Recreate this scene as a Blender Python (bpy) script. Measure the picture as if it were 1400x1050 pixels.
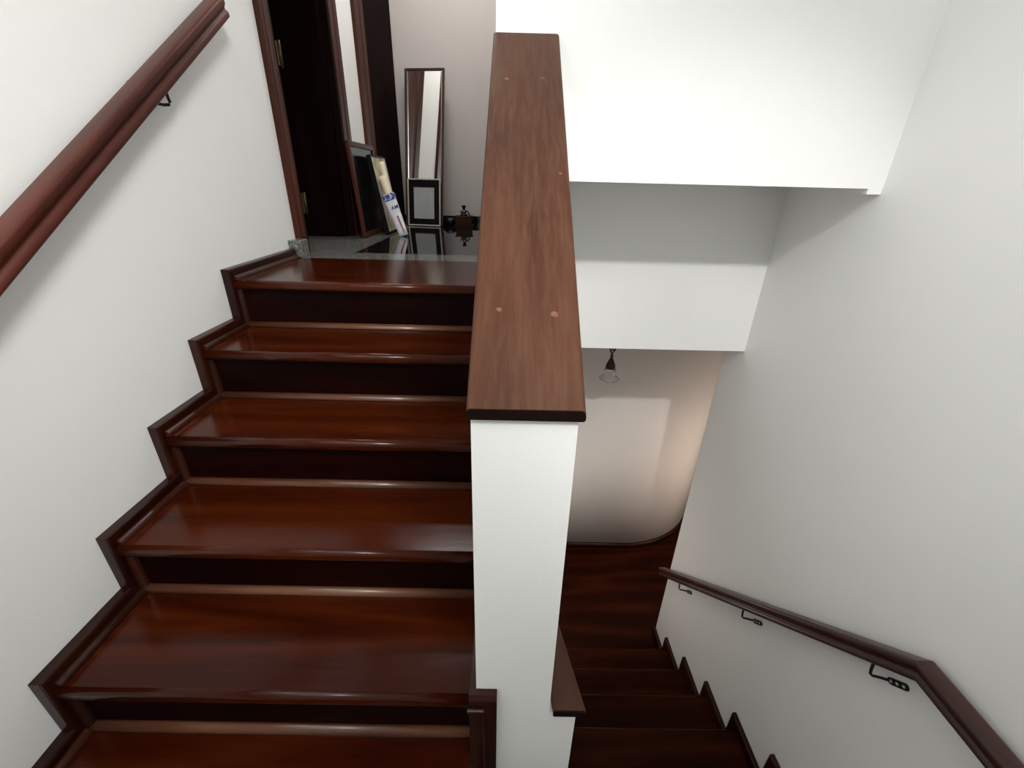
import bpy, bmesh, math, random
from mathutils import Vector, Matrix

for o in list(bpy.data.objects):
    bpy.data.objects.remove(o, do_unlink=True)
scene = bpy.context.scene
COL = scene.collection
random.seed(7)

# ------------------------------------------------------------------ camera
F_PX, YAW, PITCH, ROLL = 590.18, 0.0072, -0.4409, 0.0249
cy, sy, cp, sp = math.cos(YAW), math.sin(YAW), math.cos(PITCH), math.sin(PITCH)
fw = Vector((sy * cp, cy * cp, sp))
rt = Vector((cy, -sy, 0))
up = rt.cross(fw)
cr, sr = math.cos(ROLL), math.sin(ROLL)
rt2 = rt * cr + up * sr
up2 = up * cr - rt * sr
cam_d = bpy.data.cameras.new('camera')
cam_d.sensor_fit = 'HORIZONTAL'
cam_d.sensor_width = 36.0
cam_d.lens = F_PX / 1400.0 * 36.0
cam_d.clip_start = 0.02
cam = bpy.data.objects.new('camera', cam_d)
COL.objects.link(cam)
M = Matrix((rt2, up2, -fw)).transposed().to_4x4()
M.translation = Vector((0, 0, 1.616))
cam.matrix_world = M
scene.camera = cam

# ------------------------------------------------------------------ world, exposure
world = bpy.data.worlds.new('world')
scene.world = world
world.use_nodes = True
world.node_tree.nodes['Background'].inputs[0].default_value = (0.9, 0.95, 1.0, 1)
world.node_tree.nodes['Background'].inputs[1].default_value = 0.05
vs = scene.view_settings
vs.view_transform = 'Standard'
vs.look = 'None'
vs.exposure = 0.13
vs.gamma = 1.0
vs.use_curve_mapping = False


def lamp(name, loc, power, radius, color=(1, 1, 1)):
    d = bpy.data.lights.new(name, 'POINT')
    d.energy = power
    d.shadow_soft_size = radius
    d.color = color
    o = bpy.data.objects.new(name, d)
    o.location = loc
    COL.objects.link(o)
    return o


LIGHT_LANDING = (0.62, -1.30, 3.40)
LIGHT_HALL = (-0.52, 3.29, 3.60)
LIGHT_STAIR = (-0.84, 0.12, 2.50)
LIGHT_LOWER = (2.30, 2.50, -0.65)
CEILING_FILL = (0.05, -0.85, 3.68)
sp_d = bpy.data.lights.new('landing_fill_spot', 'SPOT')  # added spot brightening the beam face; its angle follows the shadow edge there
sp_d.energy = 225
sp_d.spot_size = math.radians(34)
sp_d.spot_blend = 0.75
sp_d.shadow_soft_size = 0.06
sp_d.color = (1.0, 0.985, 0.96)
sp_o = bpy.data.objects.new('landing_fill_spot', sp_d)
sp_o.location = LIGHT_LANDING
sp_o.rotation_euler = (Vector((0.70, 2.0, 0.46)) - Vector(LIGHT_LANDING)).to_track_quat('-Z', 'Y').to_euler()
COL.objects.link(sp_o)
LIGHT_WASH = (0.86, -0.95, 3.40)
ws_d = bpy.data.lights.new('wall_fill_spot', 'SPOT')  # added unseen spot that brightens the left wall
ws_d.energy = 265
ws_d.spot_size = math.radians(56)
ws_d.spot_blend = 1.0
ws_d.shadow_soft_size = 0.34
ws_d.color = (1.0, 0.985, 0.96)
ws_o = bpy.data.objects.new('wall_fill_spot', ws_d)
ws_o.location = LIGHT_WASH
ws_o.rotation_euler = (Vector((-1.05, 1.50, 1.42)) - Vector(LIGHT_WASH)).to_track_quat('-Z', 'Y').to_euler()
COL.objects.link(ws_o)
LIGHT_LOWFILL = (0.30, 2.30, -0.70)
lamp('lower_stair_fill', LIGHT_LOWFILL, 3.2, 0.08, (1.0, 0.90, 0.82))  # added fill hidden behind the half wall, brightens the curved wall
lamp('stair_light', LIGHT_STAIR, 7.5, 0.09, (1.0, 0.985, 0.96))
ha_d = bpy.data.lights.new('hall_fill_light', 'AREA')  # added unseen panel light to brighten the hall and left wall
ha_d.shape = 'RECTANGLE'
ha_d.size, ha_d.size_y = 0.7, 0.20
ha_d.energy = 15
ha_d.color = (1.0, 0.96, 0.92)
ha_o = bpy.data.objects.new('hall_fill_light', ha_d)
ha_o.location = LIGHT_HALL
COL.objects.link(ha_o)
lamp('lower_hall_light', LIGHT_LOWER, 12, 0.12, (1.0, 0.83, 0.70))
cfill_d = bpy.data.lights.new('ceiling_fill', 'AREA')  # added broad overhead fill that evens out the wall brightness
cfill_d.shape = 'RECTANGLE'
cfill_d.size, cfill_d.size_y = 2.0, 2.9
cfill_d.energy = 34
cfill_d.color = (0.97, 1.0, 0.99)
cfill_o = bpy.data.objects.new('ceiling_fill', cfill_d)
cfill_o.location = CEILING_FILL
COL.objects.link(cfill_o)


# ------------------------------------------------------------------ materials
def new_mat(name):
    m = bpy.data.materials.new(name)
    m.use_nodes = True
    nt = m.node_tree
    return m, nt, nt.nodes['Principled BSDF']


def node(nt, kind, **kw):
    n = nt.nodes.new(kind)
    for k, v in kw.items():
        setattr(n, k, v)
    return n


def ramp(nt, stops):
    r = node(nt, 'ShaderNodeValToRGB')
    el = r.color_ramp.elements
    el[0].position, el[0].color = stops[0][0], (*stops[0][1], 1)
    el[1].position, el[1].color = stops[-1][0], (*stops[-1][1], 1)
    for p, c in stops[1:-1]:
        e = el.new(p)
        e.color = (*c, 1)
    return r


def plain(name, col, rough=0.5, metal=0.0, coat=0.0, spec=0.5):
    m, nt, b = new_mat(name)
    tc = node(nt, 'ShaderNodeTexCoord')
    nz = node(nt, 'ShaderNodeTexNoise')
    nz.inputs['Scale'].default_value = 30
    nt.links.new(tc.outputs['Object'], nz.inputs['Vector'])
    r = ramp(nt, [(0.3, tuple(c * 0.9 for c in col)), (0.7, tuple(min(1, c * 1.06) for c in col))])
    nt.links.new(nz.outputs['Fac'], r.inputs['Fac'])
    nt.links.new(r.outputs['Color'], b.inputs['Base Color'])
    b.inputs['Roughness'].default_value = rough
    b.inputs['Metallic'].default_value = metal
    b.inputs['Coat Weight'].default_value = coat
    b.inputs['Specular IOR Level'].default_value = spec
    return m


def plaster(name, col, bump=0.07):
    m, nt, b = new_mat(name)
    tc = node(nt, 'ShaderNodeTexCoord')
    n1 = node(nt, 'ShaderNodeTexNoise')
    n1.inputs['Scale'].default_value = 2.2
    n1.inputs['Detail'].default_value = 3
    n2 = node(nt, 'ShaderNodeTexNoise')
    n2.inputs['Scale'].default_value = 110
    n2.inputs['Detail'].default_value = 4
    for n in (n1, n2):
        nt.links.new(tc.outputs['Object'], n.inputs['Vector'])
    r = ramp(nt, [(0.3, tuple(c * 0.975 for c in col)), (0.7, col)])
    nt.links.new(n1.outputs['Fac'], r.inputs['Fac'])
    nt.links.new(r.outputs['Color'], b.inputs['Base Color'])
    bp = node(nt, 'ShaderNodeBump')
    bp.inputs['Strength'].default_value = bump
    bp.inputs['Distance'].default_value = 0.004
    nt.links.new(n2.outputs['Fac'], bp.inputs['Height'])
    nt.links.new(bp.outputs['Normal'], b.inputs['Normal'])
    b.inputs['Roughness'].default_value = 0.62
    b.inputs['Specular IOR Level'].default_value = 0.25
    return m


def wood(name, dark, mid, light, axis='X', rough=0.22, coat=0.5, wear=None, rings=1.0, spec=0.5):
    m, nt, b = new_mat(name)
    tc = node(nt, 'ShaderNodeTexCoord')
    oi = node(nt, 'ShaderNodeObjectInfo')
    add = node(nt, 'ShaderNodeVectorMath', operation='ADD')
    mulv = node(nt, 'ShaderNodeVectorMath', operation='SCALE')
    comb = node(nt, 'ShaderNodeCombineXYZ')
    comb.inputs[0].default_value = 13.0
    comb.inputs[1].default_value = 7.0
    comb.inputs[2].default_value = 5.0
    nt.links.new(comb.outputs[0], mulv.inputs[0])
    nt.links.new(oi.outputs['Random'], mulv.inputs['Scale'])
    nt.links.new(tc.outputs['Object'], add.inputs[0])
    nt.links.new(mulv.outputs[0], add.inputs[1])
    mp = node(nt, 'ShaderNodeMapping')
    s = {'X': (0.55, 6, 6), 'Y': (7, 0.5, 0.9), 'Z': (7, 7, 0.5)}[axis]
    mp.inputs['Scale'].default_value = s
    nt.links.new(add.outputs[0], mp.inputs['Vector'])
    wv = node(nt, 'ShaderNodeTexNoise')          # cathedral figure
    wv.inputs['Scale'].default_value = 0.8
    wv.inputs['Detail'].default_value = 1.5
    nt.links.new(mp.outputs[0], wv.inputs['Vector'])
    mm = node(nt, 'ShaderNodeMath', operation='MULTIPLY')
    mm.inputs[1].default_value = 9.0 * rings
    nt.links.new(wv.outputs['Fac'], mm.inputs[0])
    pp = node(nt, 'ShaderNodeMath', operation='PINGPONG')
    pp.inputs[1].default_value = 1.0
    nt.links.new(mm.outputs[0], pp.inputs[0])
    fn = node(nt, 'ShaderNodeTexNoise')          # fine fibres
    fn.inputs['Scale'].default_value = 14
    fn.inputs['Detail'].default_value = 5
    nt.links.new(mp.outputs[0], fn.inputs['Vector'])
    mix = node(nt, 'ShaderNodeMix', data_type='FLOAT')
    mix.inputs[0].default_value = 0.5
    nt.links.new(pp.outputs[0], mix.inputs[2])
    nt.links.new(fn.outputs['Fac'], mix.inputs[3])
    r = ramp(nt, [(0.22, dark), (0.52, mid), (0.85, light)])
    nt.links.new(mix.outputs[0], r.inputs['Fac'])
    out = r.outputs['Color']
    if wear:
        wn = node(nt, 'ShaderNodeTexNoise')
        wn.inputs['Scale'].default_value = 13.0
        wn.inputs['Detail'].default_value = 9
        wn.inputs['Roughness'].default_value = 0.7
        nt.links.new(mp.outputs[0], wn.inputs['Vector'])
        wr = ramp(nt, [(0.42, (0, 0, 0)), (0.80, (0.9, 0.9, 0.9))])
        nt.links.new(wn.outputs['Fac'], wr.inputs['Fac'])
        mc = node(nt, 'ShaderNodeMix', data_type='RGBA')
        mc.inputs[7].default_value = (*wear, 1)
        nt.links.new(wr.outputs['Color'], mc.inputs[0])
        nt.links.new(out, mc.inputs[6])
        out = mc.outputs[2]
    nt.links.new(out, b.inputs['Base Color'])
    rr = node(nt, 'ShaderNodeMapRange')
    rr.inputs['To Min'].default_value = rough * 0.8
    rr.inputs['To Max'].default_value = rough * 1.35
    nt.links.new(fn.outputs['Fac'], rr.inputs['Value'])
    nt.links.new(rr.outputs[0], b.inputs['Roughness'])
    bp = node(nt, 'ShaderNodeBump')
    bp.inputs['Strength'].default_value = 0.05
    bp.inputs['Distance'].default_value = 0.002
    nt.links.new(fn.outputs['Fac'], bp.inputs['Height'])
    nt.links.new(bp.outputs['Normal'], b.inputs['Normal'])
    b.inputs['Specular IOR Level'].default_value = spec
    b.inputs['Coat Weight'].default_value = coat
    b.inputs['Coat Roughness'].default_value = rough * 0.6
    return m


def granite(name, c1, c2, c3, rough):
    m, nt, b = new_mat(name)
    tc = node(nt, 'ShaderNodeTexCoord')
    v = node(nt, 'ShaderNodeTexVoronoi')
    v.inputs['Scale'].default_value = 240
    n = node(nt, 'ShaderNodeTexNoise')
    n.inputs['Scale'].default_value = 70
    n.inputs['Detail'].default_value = 5
    nt.links.new(tc.outputs['Object'], v.inputs['Vector'])
    nt.links.new(tc.outputs['Object'], n.inputs['Vector'])
    mx = node(nt, 'ShaderNodeMix', data_type='FLOAT')
    mx.inputs[0].default_value = 0.5
    sep = node(nt, 'ShaderNodeSeparateColor')
    nt.links.new(v.outputs['Color'], sep.inputs[0])
    nt.links.new(sep.outputs[0], mx.inputs[2])
    nt.links.new(n.outputs['Fac'], mx.inputs[3])
    r = ramp(nt, [(0.3, c1), (0.5, c2), (0.75, c3)])
    nt.links.new(mx.outputs[0], r.inputs['Fac'])
    nt.links.new(r.outputs['Color'], b.inputs['Base Color'])
    b.inputs['Roughness'].default_value = rough
    return m


def printed(name, paper, ink, scale, thresh, rough=0.6):
    """rows of tiny print on paper"""
    m, nt, b = new_mat(name)
    tc = node(nt, 'ShaderNodeTexCoord')
    w = node(nt, 'ShaderNodeTexWave', wave_type='BANDS', bands_direction='Z')
    w.inputs['Scale'].default_value = scale
    nz = node(nt, 'ShaderNodeTexNoise')
    nz.inputs['Scale'].default_value = 160
    nt.links.new(tc.outputs['Object'], w.inputs['Vector'])
    nt.links.new(tc.outputs['Object'], nz.inputs['Vector'])
    mu = node(nt, 'ShaderNodeMath', operation='MULTIPLY')
    nt.links.new(w.outputs['Fac'], mu.inputs[0])
    nt.links.new(nz.outputs['Fac'], mu.inputs[1])
    r = ramp(nt, [(thresh, paper), (thresh + 0.12, ink)])
    nt.links.new(mu.outputs[0], r.inputs['Fac'])
    nt.links.new(r.outputs['Color'], b.inputs['Base Color'])
    b.inputs['Roughness'].default_value = rough
    return m


def blotch(name, stops, scale, rough=0.55):
    m, nt, b = new_mat(name)
    tc = node(nt, 'ShaderNodeTexCoord')
    n = node(nt, 'ShaderNodeTexNoise')
    n.inputs['Scale'].default_value = scale
    n.inputs['Detail'].default_value = 3
    nt.links.new(tc.outputs['Object'], n.inputs['Vector'])
    r = ramp(nt, stops)
    nt.links.new(n.outputs['Fac'], r.inputs['Fac'])
    nt.links.new(r.outputs['Color'], b.inputs['Base Color'])
    b.inputs['Roughness'].default_value = rough
    return m


WALL = plaster('white_wall_paint', (0.885, 0.885, 0.868))
HALLWALL_DIM = plaster('hall_wall_dimmed', (0.56, 0.515, 0.495))  # white wall paint darkened, the hall's dimmer light put into its colour
CURVEWALL = plaster('lower_wall_paint', (0.84, 0.795, 0.76))
CEIL = plaster('ceiling_paint', (0.82, 0.82, 0.81))
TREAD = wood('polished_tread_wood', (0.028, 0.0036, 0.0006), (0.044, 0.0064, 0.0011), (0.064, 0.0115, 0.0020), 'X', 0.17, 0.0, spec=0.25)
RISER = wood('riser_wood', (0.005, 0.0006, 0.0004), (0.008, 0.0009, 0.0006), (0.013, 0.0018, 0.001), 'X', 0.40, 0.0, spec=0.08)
SKIRT = wood('skirting_wood', (0.013, 0.002, 0.0007), (0.022, 0.004, 0.0014), (0.034, 0.007, 0.0028), 'Y', 0.28, 0.0, spec=0.3)
BEAD = wood('bead_wood', (0.07, 0.022, 0.010), (0.115, 0.042, 0.020), (0.17, 0.07, 0.036), 'X', 0.30, 0.3)
SKIRTBEAD = wood('skirting_bead_wood', (0.018, 0.0035, 0.0012), (0.03, 0.0065, 0.0024), (0.048, 0.012, 0.005), 'Y', 0.28, 0.1, spec=0.4)
CAPWOOD = wood('cap_wood', (0.050, 0.017, 0.009), (0.068, 0.024, 0.013), (0.090, 0.034, 0.018), 'Y', 0.46, 0.0, wear=(0.105, 0.054, 0.030), spec=0.14)
CAPEND = wood('cap_end_grain', (0.006, 0.002, 0.0014), (0.010, 0.0035, 0.0022), (0.018, 0.006, 0.004), 'X', 0.45, 0.0, spec=0.12)
RAILWOOD = wood('handrail_wood', (0.048, 0.010, 0.006), (0.085, 0.020, 0.012), (0.12, 0.032, 0.019), 'Y', 0.36, 0.0, spec=0.3)
RAILDARK = wood('dark_handrail_wood', (0.026, 0.006, 0.004), (0.050, 0.013, 0.009), (0.085, 0.024, 0.016), 'Y', 0.36, 0.15)
DOORWOOD = wood('door_frame_wood', (0.028, 0.0055, 0.0025), (0.052, 0.011, 0.005), (0.085, 0.020, 0.009), 'Z', 0.42, 0.0, spec=0.22)
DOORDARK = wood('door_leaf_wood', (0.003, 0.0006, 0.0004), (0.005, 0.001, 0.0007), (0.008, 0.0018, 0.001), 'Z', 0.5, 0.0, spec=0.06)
LOWWOOD = wood('lower_floor_wood', (0.016, 0.0026, 0.0006), (0.026, 0.0046, 0.0011), (0.040, 0.0085, 0.0022), 'X', 0.36, 0.0, spec=0.05)
GRAN_G = granite('grey_granite', (0.055, 0.055, 0.050), (0.13, 0.13, 0.12), (0.26, 0.26, 0.24), 0.12)
GRAN_B = granite('black_granite', (0.003, 0.003, 0.003), (0.005, 0.005, 0.005), (0.012, 0.012, 0.012), 0.03)
IRON = plain('black_iron', (0.006, 0.006, 0.007), 0.4, 0.3)
STEEL = plain('screw_steel', (0.5, 0.5, 0.5), 0.3, 1.0)
BRASS = plain('aged_brass', (0.045, 0.028, 0.010), 0.5, 0.5)
BRONZE = plain('dark_bronze', (0.035, 0.018, 0.008), 0.4, 0.6)
SILVER = plain('silver_edge', (0.62, 0.58, 0.52), 0.25, 0.9)
PALEFRAME = plain('pale_frame', (0.55, 0.52, 0.45), 0.4)
BLACKMAT = plain('black_mat', (0.008, 0.0065, 0.0065), 0.5, spec=0.1)
FRAMEDARK = wood('dark_frame_wood', (0.02, 0.006, 0.004), (0.04, 0.012, 0.008), (0.07, 0.022, 0.014), 'Z', 0.35, 0.2)
PAPER = plain('cream_paper', (0.78, 0.68, 0.50), 0.7)
BAGWHITE = plain('white_bag', (0.72, 0.73, 0.78), 0.35)
BAGGREY = printed('grey_bag_side', (0.55, 0.55, 0.58), (0.30, 0.05, 0.05), 18, 0.42)
BLUEINK = blotch('blue_print', [(0.42, (0.015, 0.03, 0.16)), (0.5, (0.03, 0.06, 0.26)), (0.58, (0.55, 0.58, 0.68))], 55)
NAVY = plain('navy_ink', (0.015, 0.025, 0.12), 0.5)
RED = plain('red_ink', (0.35, 0.01, 0.03), 0.45)
DOC = printed('typed_document', (0.50, 0.51, 0.51), (0.22, 0.23, 0.23), 34, 0.30)
PICT = blotch('cream_picture', [(0.3, (0.12, 0.09, 0.05)), (0.45, (0.42, 0.36, 0.24)), (0.62, (0.62, 0.55, 0.40))], 9)
ORNWOOD = wood('ornament_wood', (0.02, 0.007, 0.003), (0.045, 0.017, 0.006), (0.07, 0.025, 0.010), 'X', 0.45, 0.0, spec=0.15)
PLUGMAT = blotch('worn_plug', [(0.35, (0.10, 0.033, 0.015)), (0.5, (0.15, 0.050, 0.020)), (0.7, (0.20, 0.072, 0.030))], 40)

MIRROR, _nt, _b = new_mat('mirror_glass')
_b.inputs['Base Color'].default_value = (0.82, 0.82, 0.80, 1)
_b.inputs['Metallic'].default_value = 1.0
_b.inputs['Roughness'].default_value = 0.02
DARKGLASS, _nt, _b = new_mat('dark_picture_glass')
_b.inputs['Base Color'].default_value = (0.004, 0.004, 0.004, 1)
_b.inputs['Roughness'].default_value = 0.25
_b.inputs['Specular IOR Level'].default_value = 0.12
FROST, _nt, _b = new_mat('frosted_lamp_glass')
_b.inputs['Base Color'].default_value = (0.86, 0.87, 0.86, 1)
_b.inputs['Roughness'].default_value = 0.14
_b.inputs['Transmission Weight'].default_value = 0.85
LAMPGLOW, _nt, _b = new_mat('lit_lamp_diffuser')
_b.inputs['Base Color'].default_value = (0.9, 0.9, 0.88, 1)
_b.inputs['Emission Color'].default_value = (1, 0.98, 0.95, 1)
_b.inputs['Emission Strength'].default_value = 6.0


# ------------------------------------------------------------------ mesh helpers
def finish(name, bm, mat, parent=None, smooth=False, loc=None):
    bmesh.ops.recalc_face_normals(bm, faces=bm.faces)
    me = bpy.data.meshes.new(name)
    bm.to_mesh(me)
    bm.free()
    me.materials.append(mat)
    if smooth:
        for p in me.polygons:
            p.use_smooth = True
    o = bpy.data.objects.new(name, me)
    COL.objects.link(o)
    if loc is not None:
        o.location = loc
    if parent is not None:
        o.parent = parent
    return o


def box_bm(bm, x0, x1, y0, y1, z0, z1):
    vs_ = [bm.verts.new((x, y, z)) for x in (x0, x1) for y in (y0, y1) for z in (z0, z1)]
    for f in ((0, 1, 3, 2), (4, 6, 7, 5), (0, 4, 5, 1), (2, 3, 7, 6), (0, 2, 6, 4), (1, 5, 7, 3)):
        bm.faces.new([vs_[i] for i in f])


def bevel(bm, w, seg=2, edges=None):
    bmesh.ops.bevel(bm, geom=edges or bm.edges[:], offset=w, segments=seg, profile=0.5, affect='EDGES', clamp_overlap=True)


def box(name, x0, x1, y0, y1, z0, z1, mat, parent=None, bev=0.0):
    bm = bmesh.new()
    c = Vector(((x0 + x1) / 2, (y0 + y1) / 2, z0))
    box_bm(bm, x0 - c.x, x1 - c.x, y0 - c.y, y1 - c.y, 0, z1 - z0)
    if bev:
        bevel(bm, bev)
    return finish(name, bm, mat, parent, loc=c)


def boxes(name, lst, mat, parent=None):
    bm = bmesh.new()
    for b in lst:
        box_bm(bm, *b)
    return finish(name, bm, mat, parent)


def prism_x(name, pts, x0, x1, mat, parent=None, bev=0.0, loc=None):
    """extrude a (y,z) polygon along x"""
    bm = bmesh.new()
    a = [bm.verts.new((x0, y, z)) for y, z in pts]
    b = [bm.verts.new((x1, y, z)) for y, z in pts]
    bm.faces.new(a)
    bm.faces.new(b[::-1])
    n = len(pts)
    for i in range(n):
        bm.faces.new((a[i], b[i], b[(i + 1) % n], a[(i + 1) % n]))
    if bev:
        bevel(bm, bev)
    return finish(name, bm, mat, parent, loc=loc)


def sweep(name, section, path, mat, parent=None, side=Vector((1, 0, 0)), smooth=False):
    """section: list of (s, t), s along `side`, t along the path's normal; mitred joints; path in a plane x=const"""
    bm = bmesh.new()
    P = [Vector(p) for p in path]
    rings = []
    for i, p in enumerate(P):
        if i == 0:
            t = (P[1] - P[0]).normalized()
            n = side.cross(t)
            k = 1.0
        elif i == len(P) - 1:
            t = (P[-1] - P[-2]).normalized()
            n = side.cross(t)
            k = 1.0
        else:
            n1 = side.cross((P[i] - P[i - 1]).normalized())
            n2 = side.cross((P[i + 1] - P[i]).normalized())
            n = (n1 + n2).normalized()
            k = 1.0 / max(0.3, n.dot(n1))
        n.normalize()
        rings.append([bm.verts.new(p + side * s + n * (q * k)) for s, q in section])
    m = len(section)
    for r0, r1 in zip(rings, rings[1:]):
        for j in range(m):
            bm.faces.new((r0[j], r0[(j + 1) % m], r1[(j + 1) % m], r1[j]))
    bm.faces.new(rings[0])
    bm.faces.new(rings[-1][::-1])
    return finish(name, bm, mat, parent, smooth)


def tube(name, path, r, mat, parent=None, seg=8):
    bm = bmesh.new()
    P = [Vector(p) for p in path]
    rings = []
    for i, p in enumerate(P):
        t = (P[min(i + 1, len(P) - 1)] - P[max(i - 1, 0)]).normalized()
        ref = Vector((0, 0, 1)) if abs(t.z) < 0.9 else Vector((1, 0, 0))
        a = t.cross(ref).normalized()
        b = t.cross(a)
        rings.append([bm.verts.new(p + (a * math.cos(q) + b * math.sin(q)) * r) for q in [2 * math.pi * j / seg for j in range(seg)]])
    for r0, r1 in zip(rings, rings[1:]):
        for j in range(seg):
            bm.faces.new((r0[j], r0[(j + 1) % seg], r1[(j + 1) % seg], r1[j]))
    bm.faces.new(rings[0])
    bm.faces.new(rings[-1][::-1])
    return finish(name, bm, mat, parent, True)


def lathe(name, prof, loc, mat, parent=None, seg=28, closed=False):
    bm = bmesh.new()
    rings = []
    for r, z in prof:
        if r < 1e-5:
            rings.append([bm.verts.new((0, 0, z))])
        else:
            rings.append([bm.verts.new((r * math.cos(2 * math.pi * j / seg), r * math.sin(2 * math.pi * j / seg), z)) for j in range(seg)])
    pairs = list(zip(rings, rings[1:]))
    if closed:
        pairs.append((rings[-1], rings[0]))
    for a, b in pairs:
        for j in range(seg):
            j2 = (j + 1) % seg
            if len(a) == 1 and len(b) == 1:
                continue
            if len(a) == 1:
                bm.faces.new((a[0], b[j], b[j2]))
            elif len(b) == 1:
                bm.faces.new((a[j], b[0], a[j2]))
            else:
                bm.faces.new((a[j], b[j], b[j2], a[j2]))
    return finish(name, bm, mat, parent, True, loc=loc)


def empty(name, loc, label, cat, group=None, rot=None):
    o = bpy.data.objects.new(name, None)
    o.empty_display_size = 0.05
    COL.objects.link(o)
    o.location = loc
    if rot:
        o.rotation_euler = rot
    tag(o, label, cat, group)
    return o


def tag(o, label, cat, group=None):
    o['label'] = label
    o['category'] = cat
    if group:
        o['group'] = group
    return o


def struct(o, label=None):
    o['kind'] = 'structure'
    if label:
        o['label'] = label
    return o


def child(o, parent):
    """parent a mesh given in world coordinates under an empty that may be moved or rotated"""
    bpy.context.view_layer.update()
    o.parent = parent
    o.matrix_parent_inverse = parent.matrix_world.inverted()
    return o


# ------------------------------------------------------------------ dimensions
H, G = 0.18, 0.2516
XL, XR = -1.0545, 1.158            # stair walls
XC0, XC1, XC2 = -0.058, 0.108, 0.170   # centre wall: left face, right face, face of the lower part
YA, ZA = 1.589, 1.26               # nosing of the top tread, upper floor level
YP = 0.575                         # front face of the centre wall
YB, ZB = 1.49, 1.617               # bulkhead face and its lower edge
YF, ZF = 2.00, 0.878               # second (lower) beam face and its lower edge
YE = 2.187                         # end of the right wall
YFAR = 4.10                        # far wall of the upper hall
RY, RZ, RG = 1.195, -0.785, 0.252  # nosing 0 of the lower flight
ZLAND = -0.425
ZLOW = -1.505
ZTOP = 3.75
YBACK = -2.4
def capz(y): return 1.31 + 0.737 * (y - 0.575)
def lowcapz(y): return 0.530 - 0.714 * (y - 0.58)

# ------------------------------------------------------------------ structure
D1A, D1B, D1T = 2.27, 3.00, 3.36     # doorway 1
struct(boxes('wall_left', [
    (XL - 0.14, XL, YBACK, 1.95, -2.2, ZTOP),
    (XL - 0.14, XL + 0.0004, 1.95, D1A, -2.2, ZTOP),
    (XL - 0.14, XL + 0.0004, D1A, D1B, D1T, ZTOP),
    (XL - 0.14, XL + 0.0004, D1B, YFAR, -2.2, ZTOP)], WALL), 'white plastered wall beside the rising stairs and the upper doorways')
struct(boxes('wall_right', [(XR, XR + 0.14, YBACK, YE, -2.2, ZTOP),
                            (XR, XR + 0.14, YE, YF + 0.5, ZF + 0.001, ZTOP)], WALL), 'white plastered wall carrying the lower handrail')
struct(boxes('wall_back', [(XL - 0.14, XR + 0.14, YBACK - 0.1, YBACK, -2.2, ZTOP)], WALL))
struct(boxes('wall_far', [(XL - 0.14, 0.2, YFAR, YFAR + 0.1, -2.2, ZTOP)], HALLWALL_DIM), 'wall at the end of the upper hall, dim light put into its colour')
struct(boxes('ceiling', [(XL - 0.14, XR + 0.14, YBACK - 0.1, YFAR + 0.1, ZTOP, ZTOP + 0.1)], CEIL))
# centre wall with sloping top, thicker lower part alongside the descending flight
wc = prism_x('wall_center', [(YP, -2.2), (YP, capz(YP) - 0.017), (YB, capz(YB) - 0.017), (YB, -2.2)], XC0, XC1, WALL)
struct(wc, 'white half wall between the two flights of stairs')
wl = prism_x('wall_center_lower', [(YP, -2.2), (YP, lowcapz(YP) - 0.020), (2.6, lowcapz(2.6) - 0.020), (2.6, -2.2)], XC1, XC2, WALL)
struct(wl, 'white lower half wall beside the descending stairs')
struct(boxes('wall_hall_side', [(XC0, XC1, YB, YFAR, -2.2, ZTOP)], WALL))
struct(boxes('wall_upper', [(XC1, XR, YB, YF, ZB, ZTOP), (XR - 0.045, XR - 0.0005, YB + 0.0005, YB + 0.05, ZB - 0.016, ZB)], WALL), 'white bulkhead wall hanging over the descending stairs')
struct(boxes('wall_beam', [(XC1, XR, YF, YF + 0.14, ZF, ZB)], WALL), 'white beam face below the bulkhead')
struct(boxes('ceiling_lower', [(XC1, 3.4, YF + 0.14, 5.2, ZF, ZF + 0.12)], CEIL))
# curved wall of the lower hall
R, XS, YS = 0.85, 1.10, 3.045
pl = [(XC1, YS), (XS, YS)] + [(XS + R * math.sin(a), YS + R * (1 - math.cos(a))) for a in [math.pi / 2 * i / 24 for i in range(1, 25)]] + [(XS + R, 5.2)]
def ribbon(name, pts, off0, off1, z0, z1, mat, parent=None, smooth=True):
    """vertical strip between two offsets to the right-hand side of a plan polyline"""
    bm = bmesh.new()
    V = [Vector((x, y, 0)) for x, y in pts]
    rows = []
    for i, p in enumerate(V):
        t = (V[min(i + 1, len(V) - 1)] - V[max(i - 1, 0)]).normalized()
        n = Vector((t.y, -t.x, 0))
        rows.append([bm.verts.new(p + n * o + Vector((0, 0, z))) for o, z in ((off0, z0), (off1, z0), (off1, z1), (off0, z1))])
    for a, b in zip(rows, rows[1:]):
        for j in range(4):
            bm.faces.new((a[j], a[(j + 1) % 4], b[(j + 1) % 4], b[j]))
    bm.faces.new(rows[0])
    bm.faces.new(rows[-1][::-1])
    o = finish(name, bm, mat, parent)
    if smooth:
        for p in o.data.polygons:
            p.use_smooth = abs(p.normal.z) < 0.5
    return o
struct(ribbon('wall_curved', pl, -0.10, 0.0, ZLOW, ZF, CURVEWALL), 'pinkish white wall curving away at the foot of the stairs')
struct(ribbon('baseboard_curved', pl, 0.0, 0.016, ZLOW, ZLOW + 0.055, SKIRT), 'dark wooden skirting along the curved wall')
struct(boxes('wall_lower_right', [(3.3, 3.4, YE, 5.2, ZLOW, ZF)], CURVEWALL))
struct(boxes('wall_lower_front', [(XR + 0.14, 3.3, YE - 0.1, YE, ZLOW, ZF)], CURVEWALL))
struct(boxes('wall_lower_back', [(XS + R, 3.4, 5.2, 5.3, ZLOW, ZF)], CURVEWALL))
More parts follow.
